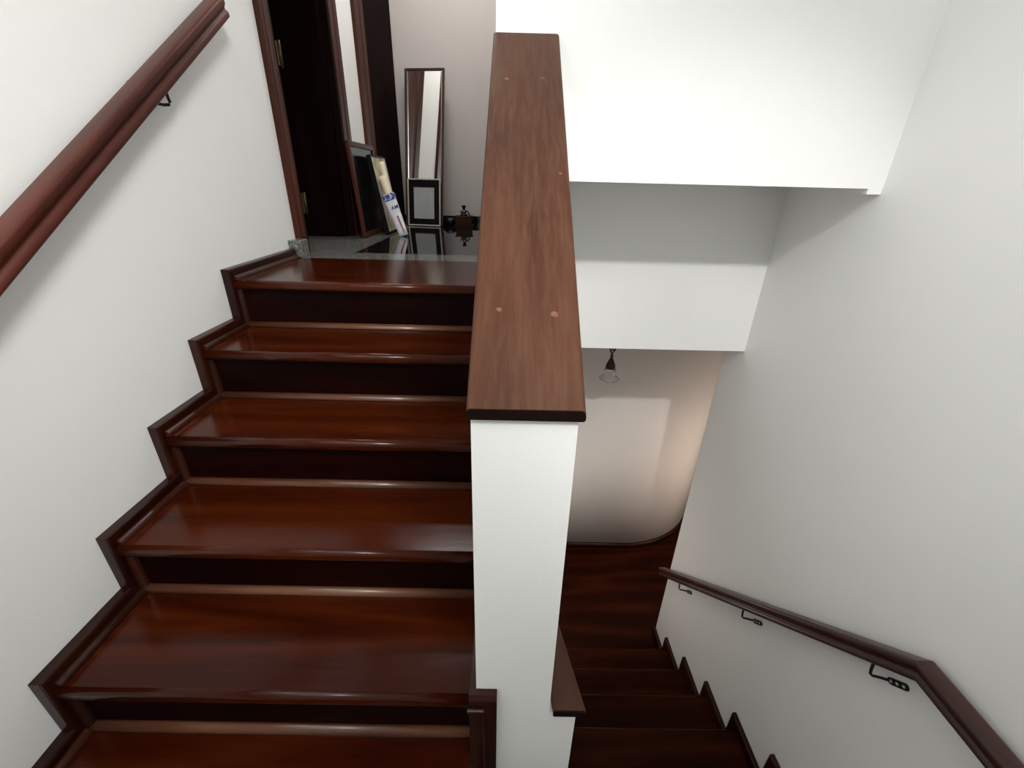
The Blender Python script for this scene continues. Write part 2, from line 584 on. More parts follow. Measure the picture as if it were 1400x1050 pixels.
# floors
struct(boxes('floor_lower', [(XC2, 3.4, RY + 3 * RG + 0.02, 5.2, ZLOW - 0.1, ZLOW)], LOWWOOD), 'dark wooden floor at the foot of the descending stairs')
struct(boxes('floor_landing', [(XL, XR, YBACK, YA - 8 * G + 0.03, ZLAND - 0.1, ZLAND),
                               (XC0, XR, YA - 8 * G + 0.03, YP - 0.001, ZLAND - 0.1, ZLAND),
                               (XC2, XR, YP - 0.001, RY - 2 * RG, ZLAND - 0.1, ZLAND)], TREAD), 'dark wooden half landing')
fl = struct(boxes('floor', [(-2.7, XC0, 2.112, YFAR, ZA - 0.12, ZA - 0.02)], GRAN_G), 'polished granite floor of the upper hall')
def slab(name, x0, x1, y0, y1, mat):
    return box(name, x0, x1, y0, y1, ZA - 0.02, ZA, mat, fl)
slab('granite_border', XL + 0.01, XC0, 2.112, 2.300, GRAN_G)
slab('granite_border', XL + 0.01, -0.810, 2.3015, YFAR, GRAN_G)
slab('black_slab', -0.8085, XC0, 2.3015, YFAR, GRAN_B)
slab('threshold_slab', -2.7, XL + 0.0085, 2.112, YFAR, GRAN_G)
# dark room behind doorway 1
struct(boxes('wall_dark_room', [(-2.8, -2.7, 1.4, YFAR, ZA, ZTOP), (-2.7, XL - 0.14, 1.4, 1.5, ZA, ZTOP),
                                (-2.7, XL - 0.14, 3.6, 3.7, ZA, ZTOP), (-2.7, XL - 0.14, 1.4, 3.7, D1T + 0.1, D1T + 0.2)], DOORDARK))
struct(boxes('baseboard_far', [(XL + 0.0004, XC0, YFAR - 0.014, YFAR, ZA, ZA + 0.06)], GRAN_B), 'dark skirting at the foot of the far hall wall')

# doors ---------------------------------------------------------------
d1 = bpy.data.objects.new('door_1', None)
COL.objects.link(d1)
d1.location = (XL, D1A, ZA)
struct(d1, 'open dark doorway at the top of the stairs with brown frame')
def casing(y0, y1, inner_hi, parent, z0=ZA, xf=XL + 0.03):
    s = 1 if inner_hi else -1
    w = y1 - y0
    sec = [(0, 0), (0.024, 0), (0.024, w * 0.3), (0.017, w * 0.36), (0.017, w * 0.5), (0.021, w * 0.56), (0.021, w * 0.88), (0.012, w), (0, w)]
    bm = bmesh.new()
    lo, hi = [], []
    for dx, dy in sec:
        y = (y1 - dy) if inner_hi else (y0 + dy)
        lo.append(bm.verts.new((XL + 0.0004 + dx, y, z0)))
        hi.append(bm.verts.new((XL + 0.0004 + dx, y, D1T + 0.07)))
    bm.faces.new(lo)
    bm.faces.new(hi[::-1])
    for i in range(len(sec)):
        j = (i + 1) % len(sec)
        bm.faces.new((lo[i], lo[j], hi[j], hi[i]))
    return child(finish('casing', bm, DOORWOOD), parent)
casing(2.195, D1A, True, d1, ZA + 0.075)
casing(D1B, D1B + 0.155, False, d1)
child(box('casing', XL + 0.0004, XL + 0.03, D1A, D1B, D1T, D1T + 0.07, DOORWOOD), d1)
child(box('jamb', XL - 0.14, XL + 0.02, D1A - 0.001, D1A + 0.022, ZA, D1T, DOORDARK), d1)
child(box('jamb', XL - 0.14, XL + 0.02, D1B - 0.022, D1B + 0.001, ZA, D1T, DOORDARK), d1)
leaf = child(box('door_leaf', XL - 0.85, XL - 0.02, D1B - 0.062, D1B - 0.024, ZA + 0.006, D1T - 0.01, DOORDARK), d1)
for z in (2.09, 1.49):
    hg = child(box('hinge', XL - 0.004, XL + 0.024, D1A + 0.022, D1A + 0.040, z - 0.045, z + 0.045, BRASS, None, 0.003), d1)
    child(tube('hinge_pin', [(XL + 0.026, D1A + 0.044, z - 0.05), (XL + 0.026, D1A + 0.044, z + 0.05)], 0.006, BRASS), hg)
struct(box('trim_1', XL + 0.0004, XL + 0.060, 2.112, 2.194, ZA, ZA + 0.078, GRAN_G, None, 0.004), 'small grey granite plinth block under the door frame')

d2 = bpy.data.objects.new('door_2', None)
COL.objects.link(d2)
d2.location = (XL, 3.475, ZA)
struct(d2, 'dark reddish brown door and frame in the hall corner')
casing(3.475, 3.70, False, d2)
bm = bmesh.new()
A0, A1 = Vector((XL + 0.012, 3.705, 0)), Vector((-0.950, YFAR - 0.02, 0))
n_ = Vector((-(A1 - A0).y, (A1 - A0).x, 0)).normalized() * 0.035
lo = [bm.verts.new(v + Vector((0, 0, ZA + 0.006))) for v in (A0, A1, A1 + n_ * 0.6, A0 + n_ * 0.1)]
hi = [bm.verts.new(v.co + Vector((0, 0, 2.1))) for v in lo]
bm.faces.new(lo); bm.faces.new(hi[::-1])
for i in range(4):
    bm.faces.new((lo[i], lo[(i + 1) % 4], hi[(i + 1) % 4], hi[i]))
child(finish('door_leaf', bm, DOORDARK), d2)

# ------------------------------------------------------------------ stairs
def tread_mesh(name, w, d, mat, back=False):
    """tread with rounded front nosing; local: x 0..w, y 0 (front of nosing)..d, z top at 0"""
    th = 0.034
    r = 0.015
    pts = [(d, 0)]
    for i in range(6):
        a = math.pi / 2 + (math.pi / 2) * i / 5
        pts.append((r + r * math.cos(a), -r + r * math.sin(a)))
    for i in range(5):
        a = math.pi + (math.pi / 2) * i / 4
        pts.append((r * 0.7 + r * 0.7 * math.cos(a), -th + r * 0.7 + r * 0.7 * math.sin(a)))
    pts += [(d, -th)]
    bm = bmesh.new()
    a = [bm.verts.new((0, y, z)) for y, z in pts]
    b = [bm.verts.new((w, y, z)) for y, z in pts]
    bm.faces.new(a); bm.faces.new(b[::-1])
    n = len(pts)
    for i in range(n):
        bm.faces.new((a[i], b[i], b[(i + 1) % n], a[(i + 1) % n]))
    bmesh.ops.recalc_face_normals(bm, faces=bm.faces)
    me = bpy.data.meshes.new(name)
    bm.to_mesh(me); bm.free()
    me.materials.append(mat)
    for p in me.polygons:
        p.use_smooth = abs(p.normal.x) < 0.5 and len(p.vertices) == 4 and p.area < w * 0.02
    return me

def quarter_mesh(name, w, r, mat):
    pts = [(0, 0)] + [(-r * math.cos(a), r * math.sin(a)) for a in [math.pi / 2 * i / 6 for i in range(7)]]
    bm = bmesh.new()
    a = [bm.verts.new((0, y, z)) for y, z in pts]
    b = [bm.verts.new((w, y, z)) for y, z in pts]
    bm.faces.new(a); bm.faces.new(b[::-1])
    n = len(pts)
    for i in range(n):
        bm.faces.new((a[i], b[i], b[(i + 1) % n], a[(i + 1) % n]))
    bmesh.ops.recalc_face_normals(bm, faces=bm.faces)
    me = bpy.data.meshes.new(name)
    bm.to_mesh(me); bm.free()
    me.materials.append(mat)
    for p in me.polygons:
        p.use_smooth = abs(p.normal.x) < 0.5
    return me

def put(name, me, loc, parent):
    o = bpy.data.objects.new(name, me)
    COL.objects.link(o)
    o.parent = parent
    o.location = Vector(loc) - parent.location
    return o

XT0, XT1 = XL + 0.030, XC0 - 0.016      # treads of the rising flight run up to the skirting boards
W1 = XT1 - XT0
up_st = empty('staircase', (XT0, YA - 8 * G, ZLAND), 'polished dark mahogany stairs rising to the granite floored hall', 'stairs')
tm = tread_mesh('tread', W1, G + 0.05, TREAD)
tmA = tread_mesh('tread', W1, 2.111 - YA, TREAD)
rise = 0.030
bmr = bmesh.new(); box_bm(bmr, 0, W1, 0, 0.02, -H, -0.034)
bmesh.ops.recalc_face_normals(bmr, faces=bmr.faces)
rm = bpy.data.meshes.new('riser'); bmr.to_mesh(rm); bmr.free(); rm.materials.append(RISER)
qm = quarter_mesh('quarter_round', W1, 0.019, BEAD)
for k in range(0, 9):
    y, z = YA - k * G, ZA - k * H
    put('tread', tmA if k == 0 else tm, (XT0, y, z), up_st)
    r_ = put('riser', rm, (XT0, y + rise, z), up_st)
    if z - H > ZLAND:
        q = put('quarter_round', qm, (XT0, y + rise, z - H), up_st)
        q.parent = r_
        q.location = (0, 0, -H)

# stepped skirting boards on the left wall; one L-shaped board and two beads for every step
S1, S2 = 0.006, 0.040
def skirt_board(k, parent, flat_to, mat=SKIRT, th=0.030):
    y, z = 0.0, 0.0
    pts = [(-S1, -H + S2), (-S1, S2), (flat_to, S2), (flat_to, -0.002), (rise + 0.012, -0.002), (rise + 0.012, -H + S2)]
    bm = bmesh.new()
    a = [bm.verts.new((0, p, q)) for p, q in pts]
    b = [bm.verts.new((th, p, q)) for p, q in pts]
    bm.faces.new(a); bm.faces.new(b[::-1])
    n = len(pts)
    for i in range(n):
        bm.faces.new((a[i], b[i], b[(i + 1) % n], a[(i + 1) % n]))
    es = [e for e in bm.edges if all(v.co.x > th - 1e-4 for v in e.verts) and
          (all(abs(v.co.z - S2) < 1e-5 for v in e.verts) or all(abs(v.co.y + S1) < 1e-5 for v in e.verts))]
    bevel(bm, 0.007, 2, es)
    bmesh.ops.recalc_face_normals(bm, faces=bm.faces)
    me = bpy.data.meshes.new('skirting_board')
    bm.to_mesh(me); bm.free()
    me.materials.append(mat)
    return me
sb = skirt_board(0, None, G + rise + 0.012)
sbA = skirt_board(0, None, 2.111 - YA)
# bead along the inner edge of the board (over the tread, then down the riser edge)
def bead_mesh(flat_to):
    bm = bmesh.new()
    r = 0.016
    arc = [(r * math.cos(a), r * math.sin(a)) for a in [math.pi / 2 * i / 5 for i in range(6)]]
    # over tread: section in x (out of the board) and z
    for (y0, y1) in ((0.012, flat_to),):
        sec = [(0, 0)] + arc
        a = [bm.verts.new((x, y0, zz)) for x, zz in sec]
        b = [bm.verts.new((x, y1, zz)) for x, zz in sec]
        bm.faces.new(a); bm.faces.new(b[::-1])
        for i in range(len(sec)):
            j = (i + 1) % len(sec)
            bm.faces.new((a[i], b[i], b[j], a[j]))
    sec = [(0, 0)] + arc
    a = [bm.verts.new((x, rise - yy, -0.036)) for x, yy in sec]
    b = [bm.verts.new((x, rise - yy, -H)) for x, yy in sec]
    bm.faces.new(a); bm.faces.new(b[::-1])
    for i in range(len(sec)):
        j = (i + 1) % len(sec)
        bm.faces.new((a[i], b[i], b[j], a[j]))
    bmesh.ops.recalc_face_normals(bm, faces=bm.faces)
    me = bpy.data.meshes.new('skirting_bead')
    bm.to_mesh(me); bm.free()
    me.materials.append(SKIRTBEAD)
    return me
bd, bdA = bead_mesh(G + rise - 0.019), bead_mesh(2.111 - YA)
for k in range(0, 9):
    y, z = YA - k * G, ZA - k * H
    s = put('skirting_board', sbA if k == 0 else sb, (XL + 0.0015, y, z), up_st)
    b_ = put('skirting_bead', bdA if k == 0 else bd, (XT0, y, z), up_st)
    b_.parent = s
    b_.location = (XT0 - XL, 0, 0)
# the same boards, thinner, on the stair side of the centre wall
sbt, sbtA = skirt_board(0, None, G + rise + 0.012, th=0.014), skirt_board(0, None, 2.111 - YA, th=0.014)
for me_ in (sbt, sbtA):
    for v in me_.vertices:
        v.co.x = -v.co.x
    me_.flip_normals()
for k in range(0, 4):
    put('skirting_board', sbtA if k == 0 else sbt, (XC0 - 0.0015, YA - k * G, ZA - k * H), up_st)
child(prism_x('skirting_board', [(YP, ZA - 4 * H - 0.002), (YP, ZA - 4 * H + S2), (YA - 3 * G + rise, ZA - 4 * H + S2), (YA - 3 * G + rise, ZA - 4 * H - 0.002)], XC0 - 0.0155, XC0 - 0.0015, SKIRT), up_st)
# closed string under the open end of the lowest steps
stp = [(YP, ZLAND), (YA - 8 * G + 0.03, ZLAND)]
for k in range(8, 4, -1):
    stp += [(YA - k * G + rise, ZA - k * H - 0.034), (YA - (k - 1) * G + rise if k > 5 else YP, ZA - k * H - 0.034)]
child(prism_x('string_board', stp, XC0 - 0.0155, XC0 - 0.0015, SKIRT), up_st)
# skirting return on the front of the centre wall
ret = prism_x('skirting_return', [(YP - 0.020, ZLAND), (YP - 0.020, 0.588), (YP - 0.014, 0.600), (YP - 0.0005, 0.600), (YP - 0.0005, ZLAND)], XC0 - 0.0155, XC0 + 0.046, SKIRT)
child(ret, up_st)
b1 = child(box('return_bead', XC0 - 0.020, XC0 + 0.020, YP - 0.031, YP - 0.020, 0.556, 0.568, SKIRTBEAD, None, 0.004), up_st)
child(box('return_bead', XC0 + 0.0135, XC0 + 0.020, YP - 0.029, YP - 0.020, ZLAND, 0.557, SKIRTBEAD, None, 0.002), up_st)

# descending flight
XD0, XD1 = XC2 + 0.002, XR - 0.022
W2 = XD1 - XD0
dn_st = empty('staircase', (XD0, RY + 3 * RG, ZLOW), 'dark wooden stairs going down between white walls to the curved wall', 'stairs')
tm2 = tread_mesh('tread', W2, RG + 0.05, LOWWOOD)
bmr = bmesh.new(); box_bm(bmr, 0, W2, 0, 0.02, -H, -0.034)
bmesh.ops.recalc_face_normals(bmr, faces=bmr.faces)
rm2 = bpy.data.meshes.new('riser'); bmr.to_mesh(rm2); bmr.free(); rm2.materials.append(LOWWOOD)
S1R, S2R = 0.045, 0.05
def skirt_board_down():
    pts = [(S1R, -H + S2R), (S1R, S2R), (-RG + S1R, S2R), (-RG + S1R, -0.002), (-rise - 0.012, -0.002), (-rise - 0.012, -H + S2R)]
    bm = bmesh.new()
    a = [bm.verts.new((0, p, q)) for p, q in pts]
    b = [bm.verts.new((-0.022, p, q)) for p, q in pts]
    bm.faces.new(a); bm.faces.new(b[::-1])
    n = len(pts)
    for i in range(n):
        bm.faces.new((a[i], b[i], b[(i + 1) % n], a[(i + 1) % n]))
    es = [e for e in bm.edges if all(v.co.x < -0.0219 for v in e.verts) and
          (all(abs(v.co.z - S2R) < 1e-5 for v in e.verts) or all(abs(v.co.y - S1R) < 1e-5 for v in e.verts))]
    bevel(bm, 0.006, 2, es)
    bmesh.ops.recalc_face_normals(bm, faces=bm.faces)
    me = bpy.data.meshes.new('skirting_board')
    bm.to_mesh(me); bm.free()
    me.materials.append(SKIRT)
    return me
sbd = skirt_board_down()
for k in range(-2, 4):
    y, z = RY + k * RG, RZ - k * H
    t = put('tread', tm2, (XD0, y, z), dn_st)
    t.rotation_euler = (0, 0, math.pi)
    t.location = Vector((XD0 + W2, y, z)) - dn_st.location
    put('riser', rm2, (XD0, y - rise - 0.02, z), dn_st)
    put('skirting_board', sbd, (XR - 0.0015, y, z), dn_st)
last = box('skirting_board', XR - 0.0235, XR - 0.0015, RY + 3 * RG + S1R, YE, ZLOW, ZLOW + S2R + 0.02, SKIRT, None, 0.004)
child(last, dn_st)

# ------------------------------------------------------------------ wooden caps
def cap_section(x0, x1, th, r):
    pts = []
    for cx, cz, a0 in ((x1 - r, -r, 0), (x0 + r, -r, 90), (x0 + r * 0.6, -th + r * 0.6, 180), (x1 - r * 0.6, -th + r * 0.6, 270)):
        rr = r if cz > -th / 2 - 1e-6 and cz == -r else r * 0.6
        for i in range(4):
            a = math.radians(a0 + 30 * i)
            pts.append((cx + rr * math.cos(a), cz + rr * math.sin(a)))
    return pts
upcap = empty('half_wall_cap', (0.027, YP - 0.005, capz(YP - 0.005)), 'wide sloping dark brown wooden cap on the white half wall', 'wall cap')
y0, y1 = YP - 0.006, YB - 0.0005
c_ = sweep('cap_board', cap_section(-0.064, 0.117, 0.018, 0.0075), [(0, y0, capz(y0)), (0, y1, capz(y1))], CAPWOOD)
# make the end faces vertical
for v in c_.data.vertices:
    base = y0 if v.co.y < (y0 + y1) / 2 else y1
    if abs(v.co.y - base) < 0.1:
        dz = (v.co.z - capz(base))
        v.co.y = base
        v.co.z = capz(base) + dz * 1.05
child(c_, upcap)
ce = sweep('cap_end', cap_section(-0.064, 0.117, 0.018, 0.0075), [(0, y0 - 0.003, capz(y0)), (0, y0 - 0.0002, capz(y0))], CAPEND)
child(ce, upcap)
ce['label'] = 'nearly black end of the cap board'
for cc in (c_, ce):
    for p in cc.data.polygons:
        p.use_smooth = True
    cc.data.set_sharp_from_angle(angle=math.radians(40))
def plug(x, y, r, pts=9, seed=1):
    rnd = random.Random(seed)
    bm = bmesh.new()
    top = []
    for i in range(pts):
        a = 2 * math.pi * i / pts
        q = r * rnd.uniform(0.7, 1.15)
        px_, py_ = x + q * math.cos(a), y + q * 0.8 * math.sin(a)
        top.append((px_, py_))
    t = [bm.verts.new((a, b, capz(b) + 0.0012)) for a, b in top]
    l = [bm.verts.new((a, b, capz(b) - 0.004)) for a, b in top]
    bm.faces.new(t); bm.faces.new(l[::-1])
    for i in range(pts):
        bm.faces.new((t[i], t[(i + 1) % pts], l[(i + 1) % pts], l[i]))
    return child(finish('wood_plug', bm, PLUGMAT), upcap)
plug(-0.020, 0.718, 0.0052, 9, 3)
plug(0.074, 0.712, 0.0062, 9, 5)
plug(-0.024, 1.300, 0.006, 8, 6)
plug(0.067, 1.304, 0.006, 8, 8)
plug(0.098, 1.010, 0.0045, 8, 9)

locap = sweep('half_wall_cap', cap_section(XC1 + 0.008, 0.191, 0.020, 0.007), [(0, YP - 0.004, lowcapz(YP)), (0, 2.55, lowcapz(2.55))], CAPWOOD)
for v in locap.data.vertices:
    if v.co.y < 1.0:
        v.co.y = YP - 0.006
lce = sweep('cap_end', cap_section(XC1 + 0.008, 0.191, 0.020, 0.007), [(0, YP - 0.009, lowcapz(YP)), (0, YP - 0.0062, lowcapz(YP))], CAPEND)
child(lce, locap)
tag(locap, 'narrow dark wooden cap sloping down beside the white post', 'wall cap')

# ------------------------------------------------------------------ handrails
def rail_section(w, h, flip=1):
    """moulded handrail: crowned top, cove on both sides, rounded lower bead; s: away from wall, t: up from bottom"""
    half = [(0.30, 1.0), (0.42, 0.965), (0.495, 0.90), (0.50, 0.80), (0.485, 0.70), (0.44, 0.60), (0.36, 0.52), (0.31, 0.44),
            (0.33, 0.37), (0.40, 0.31), (0.43, 0.22), (0.42, 0.10), (0.36, 0.02), (0.28, 0.0)]
    fine = []
    n = len(half)
    for i in range(n - 1):
        p0, p1, p2, p3 = half[max(i - 1, 0)], half[i], half[i + 1], half[min(i + 2, n - 1)]
        for u in (0.0, 0.33, 0.67):
            fine.append(tuple(0.5 * (2 * p1[k] + (p2[k] - p0[k]) * u + (2 * p0[k] - 5 * p1[k] + 4 * p2[k] - p3[k]) * u * u
                                     + (3 * p1[k] - p0[k] - 3 * p2[k] + p3[k]) * u ** 3) for k in (0, 1)))
    fine.append(half[-1])
    rts = [(s * w, t * h) for s, t in fine]
    return rts + [(-s, t) for s, t in rts[::-1]]

def handrail(label, x, path, w, h, mat):
    o = empty('handrail', (x, path[0][0], path[0][1]), label, 'handrail')
    r_ = sweep('rail', rail_section(w, h), [(x, y, z) for y, z in path], mat)
    for p in r_.data.polygons:
        p.use_smooth = True
    r_.data.set_sharp_from_angle(angle=math.radians(38))
    child(r_, o)
    return o

def bracket(parent, xw, xr, y, ztop, zlow, along, dyplate, screws=True):
    """bent rod from under the rail to a small wall plate"""
    s = 1 if xw > xr else -1
    b = tube('bracket', [(xr, y, ztop), (xr, y - 0.004 * along, ztop - (ztop - zlow) * 0.6), (xr, y - 0.008 * along, zlow + 0.006),
                         (xr + 0.006 * s, y - 0.010 * along, zlow), (xr + (xw - xr) * 0.55, y - 0.016 * along, zlow),
                         (xw - 0.004 * s, y - dyplate * 0.6 * along, zlow + 0.004)], 0.0042, IRON, None, 8)
    child(b, parent)
    # wall plate, long axis along the rail
    L, Wd = 0.034, 0.010
    bm = bmesh.new()
    d = Vector((0, -1 * along, 0.9 * along)).normalized()
    n = Vector((0, d.z, -d.y))
    cpt = Vector((xw, y - dyplate * along, zlow + 0.020))
    ring = []
    for i in range(16):
        a = 2 * math.pi * i / 16
        off = d * (math.copysign(L - Wd, math.cos(a)) + Wd * math.cos(a)) + n * (Wd * math.sin(a))
        ring.append(off)
    f0 = [bm.verts.new(cpt + o_) for o_ in ring]
    f1 = [bm.verts.new(cpt + o_ + Vector((-0.006 * s, 0, 0))) for o_ in ring]
    bm.faces.new(f0); bm.faces.new(f1[::-1])
    for i in range(16):
        bm.faces.new((f0[i], f0[(i + 1) % 16], f1[(i + 1) % 16], f1[i]))
    pltm = child(finish('wall_plate', bm, IRON), b)
    if screws:
        for q in (-0.022, 0.0, 0.022):
            c = cpt + d * q + Vector((-0.006 * s, 0, 0))
            sc = lathe('screw', [(0.0, 0.004), (0.004, 0.003), (0.0058, 0.0), (0.0, 0.0)], c, STEEL, None, 10)
            sc.rotation_euler = (0, -math.pi / 2 * s, 0)
            sc['label'] = 'bright screw head'
            child(sc, b)
    return b

# left rail, follows the rising flight
SL = 0.676
def lz(y): return 1.386 + SL * (y - 0.814)
hl = handrail('reddish brown moulded handrail sloping up the wall beside the rising stairs', -1.005,
              [(-0.6, lz(-0.6) - 0.003), (1.872, lz(1.872) - 0.003)], 0.053, 0.061, RAILWOOD)
for yy in (0.25, 1.475):
    bracket(hl, XL, -1.005, yy, lz(yy) + 0.01, lz(yy) - 0.040, -1, -0.045)
# right rail, level on the landing and then down the flight
SR = 0.893
def rz(y): return 0.440 - SR * (y - 0.700)
hr = handrail('dark brown handrail bending down along the wall of the lower stairs', 1.112,
              [(-1.6, 0.440), (0.700, 0.440), (2.18, rz(2.18))], 0.054, 0.056, RAILDARK)
for yy in (0.815, 1.365, 1.935):
    bracket(hr, XR, 1.106, yy, rz(yy) + 0.012, rz(yy) - 0.046, 1, 0.045)
bracket(hr, XR, 1.106, -0.2, 0.452, 0.394, 1, 0.03)

# ------------------------------------------------------------------ things in the hall
def leaning(o, pivot_x, pivot_y, rx, rz_=0.0):
    o.location = (pivot_x, pivot_y, ZA + 0.002)
    o.rotation_euler = (rx, 0, rz_)

def frame_thing(name, label, cat, W, Hh, fw_, dep, frame_mat, inner, label_parts=None):
    """framed panel standing in local x (0..W), z (0..Hh), front face towards -y"""
    o = empty(name, (0, 0, 0), label, cat)
    for nm, b in (('frame_side', (0, fw_, -dep, 0, 0, Hh)), ('frame_side', (W - fw_, W, -dep, 0, 0, Hh)),
                  ('frame_rail', (fw_, W - fw_, -dep, 0, 0, fw_)), ('frame_rail', (fw_, W - fw_, -dep, 0, Hh - fw_, Hh))):
        box(nm, *b, frame_mat, o, min(0.004, fw_ * 0.25))
    for nm, b, mt in inner:
        box(nm, *b, mt, o)
    return o

# tall mirror
mw, mh = 0.318, 1.125
mr = frame_thing('mirror', 'tall narrow mirror in a dark frame leaning on the far wall', 'mirror', mw, mh, 0.016, 0.022, FRAMEDARK, [
    ('mirror_glass', (0.018, mw - 0.018, -0.010, -0.004, 0.018, mh - 0.018), MIRROR),
    ('silver_edge', (0.016, 0.023, -0.017, -0.009, 0.016, mh - 0.016), SILVER),
    ('silver_edge', (mw - 0.023, mw - 0.016, -0.017, -0.009, 0.016, mh - 0.016), SILVER)])
leaning(mr, -0.886, 3.845, -math.asin(0.225 / mh))
mr.rotation_euler = (-math.asin(0.195 / mh), 0, -0.175)
# framed document leaning on the mirror
dw, dh = 0.272, 0.352
dc = frame_thing('framed_document', 'pale framed typed sheet on a black mat leaning against the mirror', 'picture frame', dw, dh, 0.010, 0.014, PALEFRAME, [
    ('mat', (0.010, dw - 0.010, -0.008, -0.003, 0.010, dh - 0.010), BLACKMAT),
    ('sheet', (0.052, dw - 0.052, -0.010, -0.0075, 0.055, dh - 0.065), DOC)])
dc.location = (-0.853, 3.765, ZA + 0.002)
dc.rotation_euler = (-0.14, 0, -0.15)
# large brown framed picture against the door frame, facing the hall (+x): local -y -> +x
pa_w, pa_h = 0.50, 0.545
pa = frame_thing('framed_picture', 'brown framed dark picture leaning by the doorway, behind the cream picture', 'picture frame', pa_w, pa_h, 0.030, 0.022, DOORWOOD, [
    ('picture_glass', (0.030, pa_w - 0.030, -0.012, -0.004, 0.030, pa_h - 0.030), DARKGLASS)])
pa.location = (-0.952, 2.880, ZA + 0.002)
pa.rotation_euler = (-0.075, 0, math.pi / 2)
pb_w, pb_h = 0.34, 0.485
pb = frame_thing('framed_picture', 'cream picture in a thin dark frame leaning against the larger brown frame', 'picture frame', pb_w, pb_h, 0.012, 0.030, BLACKMAT, [
    ('gold_edge', (0.012, 0.018, -0.031, -0.012, 0.012, pb_h - 0.012), PALEFRAME),
    ('gold_edge', (pb_w - 0.018, pb_w - 0.012, -0.031, -0.012, 0.012, pb_h - 0.012), PALEFRAME),
    ('picture', (0.018, pb_w - 0.018, -0.026, -0.012, 0.012, pb_h - 0.012), PICT)])
pb.location = (-0.868, 3.105, ZA + 0.002)
pb.rotation_euler = (-0.165, 0, math.pi / 2)

# paper bag with rolled sheets, leaning on the cream picture
def leaning_prism(name, P0, P1, hw0, hd0, hw1, hd1, mat, parent=None, rnd=0.35, seg=16, smooth=True, caps=(True, True)):
    P0, P1 = Vector(P0), Vector(P1)
    ax = (P1 - P0).normalized()
    dx = Vector((1, 0, 0)) - ax * ax.x
    dx.normalize()
    dy = ax.cross(dx)
    bm = bmesh.new()
    rings = []
    for i in range(7):
        f = i / 6
        c = P0.lerp(P1, f)
        hw, hd = hw0 + (hw1 - hw0) * f, hd0 + (hd1 - hd0) * f
        ring = []
        for j in range(seg):
            a = 2 * math.pi * j / seg
            ca, sa = math.cos(a), math.sin(a)
            e = rnd
            ring.append(bm.verts.new(c + dx * (hw * math.copysign(abs(ca) ** e, ca)) + dy * (hd * math.copysign(abs(sa) ** e, sa))))
        rings.append(ring)
    for r0, r1 in zip(rings, rings[1:]):
        for j in range(seg):
            bm.faces.new((r0[j], r0[(j + 1) % seg], r1[(j + 1) % seg], r1[j]))
    if caps[0]:
        bm.faces.new(rings[0])
    if caps[1]:
        bm.faces.new(rings[-1][::-1])
    o = finish(name, bm, mat, None, smooth)
    if parent:
        child(o, parent)
    return o, dx, dy, ax
B0, B1 = Vector((-0.722, 3.03, ZA + 0.006)), Vector((-0.826, 3.115, 1.508))
bag = empty('paper_bag', (B0.x, B0.y, ZA), 'white printed bag with blue band and red stripe leaning on the cream picture', 'bag')
bo, dx, dy, ax = leaning_prism('bag_body', B0, B1, 0.027, 0.013, 0.041, 0.026, BAGWHITE, bag, rnd=0.45, seg=20)
side = leaning_prism('bag_side', B0 + dx * -0.020 - dy * 0.0, B0.lerp(B1, 0.93) + dx * -0.034, 0.010, 0.009, 0.012, 0.022, BAGGREY, bag, rnd=0.6, seg=12)[0]
side['label'] = 'grey printed side of the bag'
bandp, *_ = leaning_prism('printed_band', B0.lerp(B1, 0.84), B0.lerp(B1, 1.0), 0.0405, 0.0255, 0.0428, 0.0275, BLUEINK, bag, rnd=0.45, seg=20)
bandp['label'] = 'blue printed band at the mouth of the bag'
nrm = dy if dy.y < 0 else -dy
def on_bag(f, u, out):
    hd = 0.013 + (0.026 - 0.013) * f
    return B0.lerp(B1, f) + dx * u + nrm * (hd + out)
# red stripe
bm = bmesh.new()
qv = [on_bag(0.04, 0.006, 0.0008), on_bag(0.04, 0.013, 0.0008), on_bag(0.46, 0.013, 0.0008), on_bag(0.46, 0.003, 0.0008)]
q2 = [v + nrm * 0.0012 for v in qv]
a = [bm.verts.new(v) for v in qv]; b = [bm.verts.new(v) for v in q2]
bm.faces.new(a); bm.faces.new(b[::-1])
for i in range(4):
    bm.faces.new((a[i], a[(i + 1) % 4], b[(i + 1) % 4], b[i]))
child(finish('red_stripe', bm, RED), bag)
# lettering AM
def lettering(text, size, mat, org, ux, uy, uz, parent, name='lettering'):
    cu = bpy.data.curves.new(name, 'FONT')
    cu.body = text
    cu.size = size
    cu.extrude = 0.0006
    cu.offset = size * 0.02
    tmp = bpy.data.objects.new(name + '_curve', cu)
    COL.objects.link(tmp)
    dg = bpy.context.evaluated_depsgraph_get()
    me = bpy.data.meshes.new_from_object(tmp.evaluated_get(dg))
    bpy.data.objects.remove(tmp, do_unlink=True)
    bpy.data.curves.remove(cu)
    me.materials.clear()
    me.materials.append(mat)
    M_ = Matrix((ux, uy, uz)).transposed().to_4x4()
    M_.translation = org
    me.transform(M_)
    me.name = name
    o = bpy.data.objects.new(name, me)
    COL.objects.link(o)
    return child(o, parent)
ux = dx.normalized()
lettering('AM', 0.034, NAVY, on_bag(0.62, -0.012, 0.0015), ux, nrm.cross(ux), nrm, bag)
